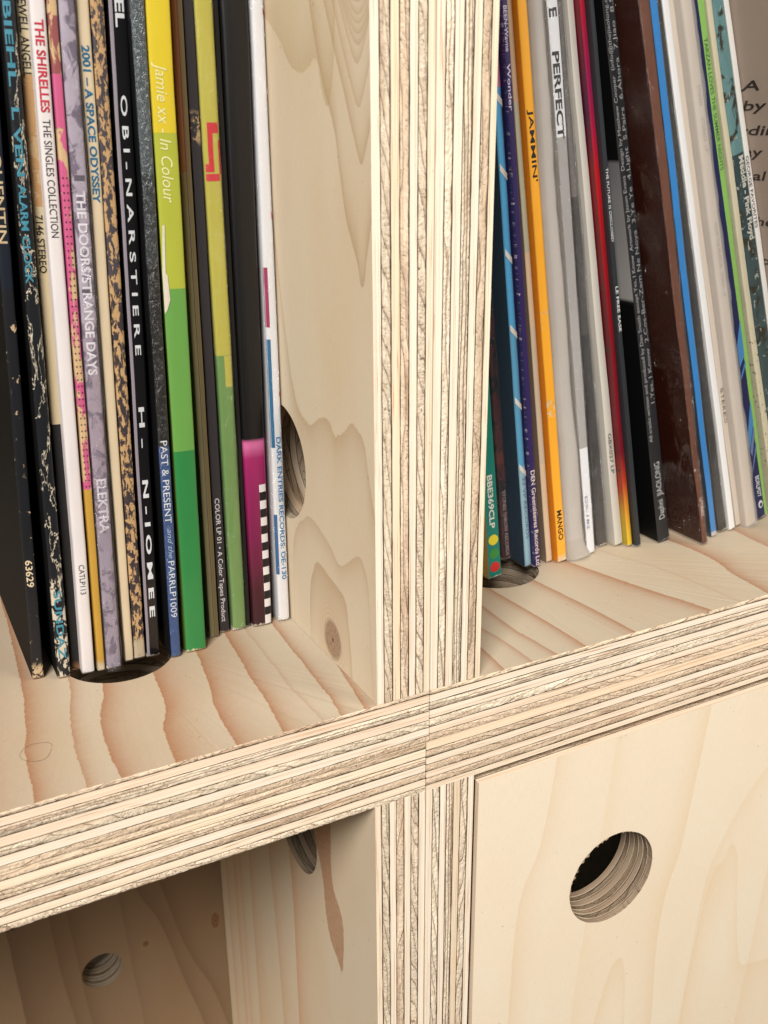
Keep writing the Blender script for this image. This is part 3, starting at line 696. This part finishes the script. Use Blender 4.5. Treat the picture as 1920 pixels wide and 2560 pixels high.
r = L('glossy black record sleeve with grey left edge and spaced white lettering', -70.7, -66.6, 61.6, -63.7, -59.0, 212, seed=9, k=0.25,
      mat=rec_mat('sleeve_gloss_black', [(0, srgb(22, 21, 22))], 0.2, coat=.4))
r.strip(0.0, 0.2, 0.5, 300, ink(srgb(150, 140, 148)), label='grey stripe down the left edge of the spine')
r.text('EL', 194, 187, 0.35, 0.85, srgb(226, 226, 226), bold=.3)
r.text('O B I - N A R S T I E R E', 170.3, 99.3, 0.38, 0.76, srgb(226, 226, 226), bold=.15); r.text('H -', 83.6, 71, 0.38, 0.76, srgb(220, 220, 220), bold=.2)
r.text('N - I O M E E', 60.6, 14.2, 0.38, 0.78, srgb(230, 230, 230), bold=.3)
r = L('crinkled black record sleeve with a blue foot printed in white capitals', -63.8, -60.7, 57.5, -58.9, -55.1, 211, seed=10, k=0.6,
      mat=rec_mat('sleeve_black_blue', [(0, srgb(56, 84, 134)), (71.5, srgb(30, 31, 33)), (125, srgb(52, 58, 61)), (150, srgb(78, 88, 92))], 0.28, coat=.8, crink=4.5, edge=(1.55, -0.2, srgb(120, 126, 130))),  # paler upper zones paint the crinkled plastic's highlights onto the black
      face=mat_plain('sleeve_black_side', srgb(24, 24, 26), .3))
r.text('PAST & PRESENT', 73.4, 46.9, 0.15, 0.8, srgb(222, 224, 226)); r.text('PARRLP1009', 34.1, 14.5, 0.2, 0.85, srgb(214, 220, 230)); r.text('and the', 45, 35, 0.3, 0.8, srgb(170, 186, 214), shear=.4)
r = L('thick record sleeve in bands of yellow, lime and green with a pale italic title', -58.5, -51.8, 58.4, -54.8, -48.1, 212, seed=11, k=0.5,
      mat=rec_mat('sleeve_colour_bands', [(0, srgb(52, 138, 72)), (68.4, srgb(112, 168, 80)), (117.7, srgb(186, 192, 68)), (160.5, srgb(232, 206, 54))], 0.38, coat=.25, grain=.06, edge=(3.35, -0.55, srgb(236, 226, 190))), face=mat_plain('sleeve_green_side', srgb(96, 116, 40), .5))
r.text('Jamie xx - In Colour', 178.3, 142, 0.24, 0.74, srgb(246, 240, 176), shear=.25)
r.cell([[(0.12, 121), (0.2, 136), (0.1, 136), (0.0, 122)], [(0.0, 111), (0.10, 112), (0.26, 115), (0.2, 122), (0.0, 124)]], mat=ink(srgb(226, 216, 194)), name='torn_flap', lift=.25)
r = L('thin brown and olive record sleeve pair of bare edges beside the colour banded one', -48.0, -45.0, 65, -45.9, -42.7, 213, seed=12, k=0.2,
      mat=rec_mat('sleeve_olive', [(0, srgb(136, 126, 92)), (140, srgb(140, 122, 80)), (150, srgb(150, 96, 56))], 0.6, grain=.2), cover='cover')
r.strip(0.48, 0.54, 0.3, 300, ink(srgb(48, 40, 28)), name='gap_shade_strip'); r.strip(0.62, 0.98, 0.3, 300, ink(srgb(112, 98, 64)), name='cover_edge')  # thin dark strip paints the shade in the gap between two covers
r = L('matt charcoal record sleeve with small white title between the olive and the lime one', -44.1, -40.8, 66.7, -41.8, -39.0, 213, seed=13, k=0.2,
      mat=rec_mat('sleeve_charcoal', [(0, srgb(46, 43, 46))], 0.55, grain=.08, wear=[(0.5, 0.5, srgb(190, 160, 120), 1.0, 158, 166)]))
r.text('COLOR LP 01 • A Color Tapes Product', 48.9, 4.3, 0.25, 0.75, srgb(214, 208, 206), bold=.08)
r = L('lime record sleeve with a red angular mark and a green foot', -39.5, -34.8, 66.2, -38.6, -33.3, 213, seed=14, k=0.9,
      mat=rec_mat('sleeve_lime', [(0, srgb(112, 150, 78)), (95.3, srgb(196, 186, 74))], 0.3, coat=.5, grain=.06))
RED = ink(srgb(214, 38, 52)); r.strip(0.45, 1.0, 85.5, 95.4, ink(srgb(196, 186, 74)))
for (u0, u1, z0, z1) in [(0.25, 1, 160.5, 163.4), (0.25, 0.55, 152, 160.5), (0.05, 0.55, 149.8, 152), (0.05, 1.0, 147.3, 149.3), (0.85, 1.0, 149.3, 158.6)]: r.strip(u0, u1, z0, z1, RED)
r.plastic(0.25, mat=M_CRINKLE)
r = L('very thin black record sleeve between the lime and the magenta footed one', -34.3, -32.9, 67, -33.0, -31.5, 214, seed=15, k=0.1, mat=rec_mat('sleeve_thin_black', [(0, srgb(18, 18, 20))], 0.3))
r = L('thick black record sleeve with a magenta foot and a black and white checker strip', -32.4, -25.4, 65.3, -31.2, -23.1, 213, seed=16, k=1.2,
      mat=rec_mat('sleeve_black_magenta', [(0, srgb(52, 20, 30), 1), (14, srgb(70, 22, 34), 1), (34, srgb(126, 26, 74), 1), (61, srgb(164, 38, 100), 1), (65.4, srgb(214, 110, 160), 1), (67, srgb(206, 100, 150), 1), (67.4, srgb(18, 17, 18), 1), (320, srgb(22, 21, 23), 1)], 0.4, coat=.15, grain=.2))
V = ink(srgb(24, 22, 24))
r.strip(0.60, 0.93, 0.6, 51.6, ink(srgb(238, 232, 230)), name='checker_strip', lift=.06, nz=20, label='strip of black and white squares printed on the spine')
for i in range(8): r.strip(0.60, 0.93, 4.0+i*6.0, 7.0+i*6.0, V, lift=.10, nz=1)
r = L('white record sleeve with blue lettering in crinkled plastic, touching the wooden divider', -22.8, -18.7, 65.3, -22.2, -18.5, 214, seed=17, k=1.0,
      mat=rec_mat('sleeve_white_blue', [(0, srgb(238, 236, 236))], 0.4, coat=.4, crink=.9, grain=.05), wob=.05)
BL = srgb(34, 124, 182)
r.text('DARK ENTRIES RECORDS: DE-130', 67, 15.9, 0.42, 0.82, BL, bold=.2)
for (u0, u1, z0, z1, c) in [(0, .3, 103.1, 121.6, srgb(164, 34, 84)), (0, .3, 63.5, 99.3, srgb(22, 104, 148)), (0, .22, 18, 40, srgb(30, 96, 150)), (.86, 1, 192, 194, srgb(206, 50, 90)), (.86, 1, 136, 138, srgb(206, 50, 90)), (.86, 1, 80.5, 82, srgb(206, 50, 90))]: r.strip(u0, u1, z0, z1, ink(c))
r.plastic(0.3, mat=M_CRINKLE)

# ---- right row, from the left
def Q(label, x0, w0, y, x218, w218, **kw):
    r = Rec(label, x0, w0, y, z218=x218, wtop=w218, **kw); r.e['group'] = GR; return r
r = Q('teal record sleeve with yellow, green and red dots, nearest the divider', 61.5, 5.4, 60, 40.2, 5.2, seed=21, k=0.0, mat=rec_mat('sleeve_teal', [(0, srgb(24, 132, 118))], 0.45, grain=.06, edge=(2.7, -1.0, srgb(226, 214, 190))), face=mat_plain('sleeve_tan_side', srgb(190, 160, 96), .6))
r.text('BBE369CLP', 42.5, 21, 0.3, 0.72, srgb(232, 236, 226), bold=.3)
for z, c in ((16.1, srgb(242, 222, 54)), (10.3, srgb(60, 150, 70)), (4.7, srgb(220, 52, 48))):
    r.cell([[(0.52+0.40*math.cos(a), z+2.15*math.sin(a)) for a in [i*math.tau/28 for i in range(28)]]], mat=ink(c), name='printed_dot')
r = Q('brown and red record sleeve in plastic with tiny white capitals at its foot', 76.7, 3.6, 72.9, 54.6, 2.4, seed=22, k=0.6, mat=rec_mat('sleeve_brown_red', [(0, srgb(104, 56, 56)), (40, srgb(128, 70, 62)), (46, srgb(104, 56, 60)), (100, srgb(70, 62, 70))], 0.35, blotch=(srgb(46, 42, 48), 0.12, 0.6, 1.5), grain=.3))
r.text('STONES THROW RECORDS', 29.6, 1.9, 0.35, 0.8, srgb(222, 206, 204)); r.plastic(0.5, seed=5, mat=M_CRINKLE)
r = Q('light blue record sleeve with white slanting bars and faded lettering', 80.5, 2.9, 63.2, 55.9, 2.7, seed=23, k=0.6, mat=rec_mat('sleeve_light_blue', [(0, srgb(158, 198, 216)), (42.4, srgb(96, 178, 220)), (95, srgb(84, 184, 240)), (174.4, srgb(226, 140, 180))], 0.35, coat=.3, edge=(1.45, -0.25, srgb(226, 232, 236))), face=mat_plain('sleeve_deep_blue_side', srgb(12, 44, 70), .5, spec=.2))
for z in (172.5, 149.5, 121.5, 95, 68, 41.6): r.cell([[(u, z+2.4-3.6*u), (u+.16, z+2.4-3.6*(u+.16)), (u+.16, z-3.6*(u+.16)), (u, z-3.6*u)] for u in (.04, .2, .36, .52, .68, .82)], mat=ink(srgb(246, 238, 226)), lift=.1)
r.text('33 VP RECORDS', 38, 12.1, 0.35, 0.8, srgb(70, 110, 140)); r.plastic(0.3, seed=7)
r = Q('dark purple record sleeve with pale lettering, right of the light blue one', 83.6, 2.5, 60.9, 59.4, 2.3, seed=24, k=0.4, mat=rec_mat('sleeve_purple', [(0, srgb(54, 40, 96))], 0.4, coat=.3, edge=(1.25, 0.05, srgb(206, 196, 214)), grain=.2))
LV = srgb(214, 204, 226)
r.text('BEEN-Wayne', 199, 185.7, 0.2, 0.8, LV, bold=.15); r.text('Wonder', 182.2, 168, 0.2, 0.8, LV, bold=.15); r.text('DEN Greensleeves Records Ltd', 41, 1, 0.15, 0.9, srgb(226, 210, 200), bold=.15)
r = Q('thin beige record sleeve left of the orange one', 90.3, 2.7, 62.6, 62.5, 1.9, seed=25, k=0.4, mat=rec_mat('sleeve_beige', [(0, srgb(216, 188, 156)), (42, srgb(206, 184, 156)), (95, srgb(216, 186, 152)), (122, srgb(186, 180, 152)), (170, srgb(206, 172, 138))], 0.6, grain=.12), face=mat_plain('sleeve_taupe_side', srgb(128, 108, 88), .6))
r = Q('orange yellow record sleeve with black capitals and a chipped right edge', 94.3, 4.1, 60.2, 65.1, 3.6, seed=26, k=0.5, mat=rec_mat('sleeve_orange', [(0, srgb(252, 176, 50))], 0.4, coat=.3, grain=.08, wear=[(0.42, 0.4, srgb(240, 220, 180), 1.2, 62, 68), (0.85, 0.4, srgb(240, 216, 170), 1, -2, 2.6), (0.35, 0.5, srgb(244, 206, 160), 1, 96, 101)], edge=(2.05, -0.25, srgb(240, 214, 186))), face=mat_plain('sleeve_orange_side', srgb(214, 126, 30), .45))
r.text("JAMMIN'", 168.9, 146, 0.25, 0.75, srgb(30, 26, 20), bold=.12); r.text('MANGO', 22.7, 9.9, 0.2, 0.75, srgb(30, 26, 20), bold=.2)
r = Q('bulging grey translucent record sleeve of soft plastic right of the orange one', 98.9, 8.4, 58.5, 69.0, 5.0, seed=27, k=3.4, flare=3.0, mat=rec_mat('sleeve_grey_plastic', [(0, srgb(172, 160, 146)), (8, srgb(184, 174, 162))], 0.3, coat=.6, crink=.5, grain=.12), face=mat_plain('sleeve_grey_side', srgb(150, 134, 116), .4), wob=.6)
r.plastic(0.3, mat=M_PLASTIC_HAZY, seed=9)
r = Q('bright white record sleeve with bold black capitals behind grey plastic', 110.0, 3.7, 61.3, 77.2, 4.2, seed=28, k=0.5, mat=rec_mat('sleeve_bright_white', [(0, srgb(240, 240, 242)), (46, srgb(176, 172, 168)), (100, srgb(170, 166, 162)), (160, srgb(240, 240, 242))], 0.4, coat=.3, grain=.08), face=mat_plain('sleeve_grey_side_two', srgb(160, 152, 142), .4))
r.text('E', 200.3, 197.5, 0.1, 0.8, srgb(36, 36, 38), bold=.3); r.text('PERFECT', 187.3, 160, 0.1, 0.72, srgb(36, 36, 38), bold=.3); r.text('DS-182', 26, 11.3, 0.15, 0.45, srgb(70, 96, 140))
r.plastic(0.5, seed=11, mat=M_CRINKLE)
r = Q('dark grey record sleeve in heavily crinkled plastic left of the light grey one', 118.1, 5.2, 65.2, 84.6, 1.9, seed=29, k=0.8, mat=rec_mat('sleeve_dark_crinkle', [(0, srgb(50, 48, 48)), (90, srgb(70, 66, 64)), (140, srgb(112, 106, 102))], 0.25, coat=.8, crink=2.6, grain=.2), wob=.3)
r.plastic(0.6, seed=13, mat=M_CRINKLE)
r = Q('light grey record sleeve with a black catalogue number', 125.4, 3.9, 63, 86.7, 2.5, seed=30, k=0.2, mat=rec_mat('sleeve_light_grey', [(0, srgb(208, 202, 190))], 0.6, grain=.07))
r.text('GBX027 LP', 50.2, 32.8, 0.3, 0.75, srgb(50, 48, 46), bold=.05)
r = Q('dark red record sleeve turning orange and yellow at its foot', 129.7, 2.2, 60.1, 89.2, 2.0, seed=31, k=0.2, mat=rec_mat('sleeve_red_edge', [(0, srgb(236, 200, 50), 1), (14, srgb(226, 160, 40), 1), (30, srgb(190, 60, 34), 1), (42, srgb(120, 22, 38), 1), (100, srgb(140, 24, 32), 1), (150, srgb(190, 28, 34), 1), (178, srgb(150, 30, 80), 1), (215, srgb(190, 28, 34), 1)], 0.3, coat=.4),
      face=rec_mat('sleeve_red_side', [(0, srgb(190, 170, 40), 1), (14, srgb(190, 150, 40), 1), (26, srgb(170, 60, 26), 1), (42, srgb(110, 20, 28), 1), (80, srgb(96, 14, 26), 1), (150, srgb(120, 20, 26), 1), (170, srgb(70, 14, 50), 1), (220, srgb(140, 22, 26), 1)], 0.35, blotch=(srgb(30, 60, 56), 0.10, 0.12, 1), grain=.3))
r = Q('slate record sleeve with small white capitals beside the red one', 132.3, 2.2, 57.9, 91.5, 1.8, seed=32, k=0.2, mat=rec_mat('sleeve_slate', [(0, srgb(44, 48, 52))], 0.4, grain=.12, edge=(1.1, -0.5, srgb(200, 200, 200))))
r.text('THE FUTURE IS DISCLOSED', 151.4, 125.8, 0.35, 0.9, srgb(214, 214, 212), bold=.1); r.text('LE FREE EASE', 109.4, 92.3, 0.3, 0.9, srgb(214, 214, 212), bold=.15)
r = Q('thick black record sleeve with rows of tiny grey print down its spine', 143.3, 6.1, 56.9, 96.4, 4.8, seed=33, k=0.3, mat=rec_mat('sleeve_black_print', [(0, srgb(40, 40, 42))], 0.45, grain=.1, edge=(3.05, -0.8, srgb(120, 120, 122))),
      face=rec_mat('sleeve_black_grey_side', [(0, srgb(12, 12, 13), 1), (103.5, srgb(14, 14, 15), 1), (104.2, srgb(168, 164, 160), 1), (154.6, srgb(120, 118, 118), 1), (155.2, srgb(14, 14, 15), 1), (320, srgb(14, 14, 15), 1)], 0.5, grain=.1, spec=.15))
GY = srgb(168, 166, 164)
r.text('Daphni  JIAOLONG', 36.7, 10.7, 0.25, 0.72, srgb(196, 194, 192), up=True, bold=.02)
t1_ = 'All tracks written and produced by Dan Snaith except Yes, I Know  Artwork by Jason Evans  Design by Matthew Cooper  (info@thejiaolong.com) Art direction'
t2_ = '1.Yes, I Know  2.Cos-Ber-Zam Ne Noya  3.Ye Ye  4.Light  5.Pairs  6.Ahora  7.Jiao  8.Springs  9.Long'
r.text(t1_, 226, 46, 0.08, 0.36, GY, up=True); r.text(t2_, 230, 62, 0.52, 0.84, GY, up=True)
r = Q('wide brown record sleeve wrapped in crinkled shiny plastic', 158.0, 2.4, 46.7, 103.0, 4.1, seed=34, k=0.4, mat=rec_mat('sleeve_brown', [(0, srgb(104, 66, 54)), (2.5, srgb(110, 72, 58))], 0.4, spec=.2, crink=1.2, grain=.2), face=rec_mat('sleeve_brown_side', [(0, srgb(56, 24, 16))], 0.45, spec=0.08, crink=2.0, grain=.25), wob=.3)
r.text('UTR02', 22.1, 13.6, 0.25, 0.85, srgb(222, 206, 196), bold=.15); r.plastic(0.5, seed=15, back=160, mat=M_WRAP)
r = Q('bright blue record sleeve right of the brown one', 167.4, 2.7, 51.1, 111.0, 3.1, seed=35, k=0.3, mat=rec_mat('sleeve_bright_blue', [(0, srgb(196, 190, 186)), (1.5, srgb(20, 130, 204))], 0.3, coat=.5, crink=.4, grain=.1), face=mat_plain('sleeve_navy_side', srgb(18, 34, 54), .3))
r.plastic(0.35, seed=17)
r = Q('black record sleeve in scuffed plastic between the blue and the white one', 173.8, 4.7, 53.4, 116.2, 2.2, seed=36, k=0.8, mat=rec_mat('sleeve_black_scuffed', [(0, srgb(22, 22, 22)), (3, srgb(50, 48, 46)), (130, srgb(50, 48, 42))], 0.3, coat=.6, crink=1.6, grain=.25), wob=.25)
r.plastic(0.3, seed=19, mat=M_CRINKLE)
r = Q('plain bright white record sleeve right of the scuffed black one', 179.8, 3.1, 53.1, 118.6, 2.8, seed=37, k=0.3, mat=rec_mat('sleeve_plain_white', [(0, srgb(246, 245, 242))], 0.5, grain=.04))
r = Q('cream record sleeve with small dark capitals beside the plain white one', 185.9, 2.8, 55.3, 123.1, 2.5, seed=38, k=0.3, mat=rec_mat('sleeve_cream_stereo', [(0, srgb(222, 206, 188))], 0.55, grain=.07))
r.stack('STEREO', 66.5, 50, 0.3, 0.8, srgb(70, 64, 60))
r = Q('wider cream record sleeve with faint print, partly under loose clear plastic', 189.0, 5.6, 52.0, 126.0, 4.6, seed=39, k=0.9, mat=rec_mat('sleeve_cream_faint', [(0, srgb(224, 206, 186))], 0.55, grain=.08))
r.text('STEREO', 183, 176, 0.4, 0.7, srgb(170, 152, 136)); r.text('STEREO  LP', 172, 160, 0.4, 0.7, srgb(180, 162, 146)); r.text('FROM THE MUSICAL  STEREO  LP', 134, 105, 0.4, 0.7, srgb(176, 158, 142))
r.plastic(0.9, mat=M_PLASTIC_HAZY, seed=21)
r = Q('navy record sleeve with a light blue swirl and a white logo at its foot', 199.7, 4.6, 56.2, 135.4, 1.8, seed=40, k=0.3, mat=rec_mat('sleeve_navy', [(0, srgb(40, 44, 84))], 0.35, grain=.1),
      face=mat_plain('sleeve_silver_side', srgb(120, 124, 138), .3))
SB = ink(srgb(76, 140, 196)); S2 = ink(srgb(110, 130, 170))
r.cell([[(0.1, 84), (1, 94), (1, 78), (0.5, 76), (0.1, 74)], [(0.1, 44), (1, 58), (1, 47), (0.1, 36)], [(0.1, 70), (1, 76), (1, 74), (0.1, 68.6)]], mat=SB); r.cell([[(0.1, 35), (1, 46), (1, 42), (0.3, 32)], [(0.1, 26), (1, 38), (1, 35), (0.1, 24.6)]], mat=S2)
r.text('BDRLP077', 21.9, 11.3, 0.3, 0.8, srgb(220, 220, 228), bold=.15)
r.cell([[(0.55+0.28*math.cos(a), 7.4+1.9*math.sin(a)) for a in [i*math.tau/20 for i in range(20)]]], mat=ink(srgb(226, 226, 232)), name='printed_logo'); r.cell([[(0.58+0.16*math.cos(a), 7.1+1.1*math.sin(a)) for a in [i*math.tau/16 for i in range(16)]]], mat=ink(srgb(40, 44, 84)), name='printed_logo', lift=.11)
r = Q('bright green record sleeve with dark lettering in shiny plastic', 204.5, 3.2, 57.9, 138.4, 3.7, seed=41, k=0.6, mat=rec_mat('sleeve_bright_green', [(0, srgb(146, 204, 92))], 0.3, coat=.6, crink=.4, grain=.06))
r.text('TARZAN LOVES THE SUMMER NIGHTS', 200.5, 154.1, 0.3, 0.75, srgb(60, 104, 50), bold=.05); r.plastic(0.25, seed=23)
r = Q('thin cream record sleeve right of the bright green one', 210.8, 3.4, 57, 142.3, 2.4, seed=42, k=0.5, mat=rec_mat('sleeve_thin_cream', [(0, srgb(216, 206, 176))], 0.6, wear=[(.2, .6, srgb(70, 60, 50), 1, 20, 90)]), wob=.3)
r = Q('rubbed teal green record sleeve with worn pale lettering', 214.8, 7.4, 57, 144.9, 5.6, seed=43, k=0.9, mat=rec_mat('sleeve_teal_marbled', [(0, srgb(66, 84, 84)), (130, srgb(54, 72, 74)), (160, srgb(104, 142, 142))], 0.5, blotch=(srgb(58, 56, 46), 0.10, 0.45, 1.5), wear=[(0.22, 0.2, srgb(176, 178, 164), 1.6, -4, 330)], grain=.3), face=mat_plain('sleeve_dark_olive_side', srgb(70, 64, 50), .5))
r.text('Meddle - Pink Floyd', 159.6, 127, 0.45, 0.85, srgb(206, 204, 190), bold=.35)
r = Q('plain white record sleeve between the teal green one and the tan cover', 222.4, 2.6, 57, 150.6, 2.3, seed=44, k=0.3, mat=rec_mat('sleeve_last_white', [(0, srgb(238, 234, 226))], 0.55, grain=.05))
r.text('GEORGE FAVORITES', 160.9, 132.9, 0.05, 0.6, srgb(80, 78, 72), bold=.1)
r = Q('taupe record cover with dark handwritten lines, last of the row', 225.6, 4.0, 5, 153.4, 3.0, seed=45, k=0.3, mat=rec_mat('cover_taupe', [(0, srgb(176, 156, 140))], 0.55, grain=.1), wob=0.0, cover='cover')
# lettering on the left face of that cover (its plane runs back from the spine)
def face_text(r, string, y0, y1, z, h, col):
    cu = bpy.data.curves.new('t', 'FONT'); cu.body = string; cu.size = 10; cu.offset = .12; cu.shear = .25; cu.resolution_u = 3
    tmp = bpy.data.objects.new('t', cu); me = bpy.data.meshes.new_from_object(tmp)
    V = np.array([v.co[:2] for v in me.vertices]); F = [tuple(p.vertices) for p in me.polygons]
    bpy.data.objects.remove(tmp); bpy.data.curves.remove(cu); bpy.data.meshes.remove(me)
    lo, hi = V.min(0), V.max(0)
    VV = [(-0.08, y0+(y1-y0)*(p[0]-lo[0])/(hi[0]-lo[0]), z+h*p[1]/7.2) for p in V]
    return mesh_obj('lettering', VV, F, [ink(col)], r.e)
DK = srgb(50, 38, 32)
for s_, y0, y1, z in [('only A', 76, 44, 185), ('song by Ann', 78, 20, 178), ('recording in', 78, 22, 169), ('for May Neigh', 78, 20, 161), ('musical Comp', 76, 18, 152), ('for the Only', 72, 22, 134), ('people Love', 70, 20, 118), ('with the title', 66, 16, 103)]:
    face_text(r, s_, y0, y1, z, 3.6, DK)

# ---------------------------------------------------------------- a hair on the left shelf
V = []; F = []; n = 56; m = 5
for i in range(n):
    a = math.tau*i/n*0.985; c = Vector((-112.4+4.3*math.cos(a)+0.35*math.sin(3*a), 23.6+4.6*math.sin(a)+0.4*math.cos(2*a), 18.2+0.05*math.sin(2*a)))
    rad = Vector((math.cos(a), math.sin(a), 0))
    for j in range(m):
        b = math.tau*j/m; V.append(tuple(c+rad*0.03*math.cos(b)+Vector((0, 0, 0.03*math.sin(b)))))
for i in range(n-1):
    for j in range(m): F.append((i*m+j, i*m+(j+1) % m, (i+1)*m+(j+1) % m, (i+1)*m+j))
h = mesh_obj('hair', V, F, [ink(srgb(64, 48, 34))], None, smooth=True, org=(-112.4, 23.6, 18)); h.location = Vector((-112.4, 23.6, 18))*MM
h['label'] = 'single curled hair lying on the upper left shelf'; h['category'] = 'hair'
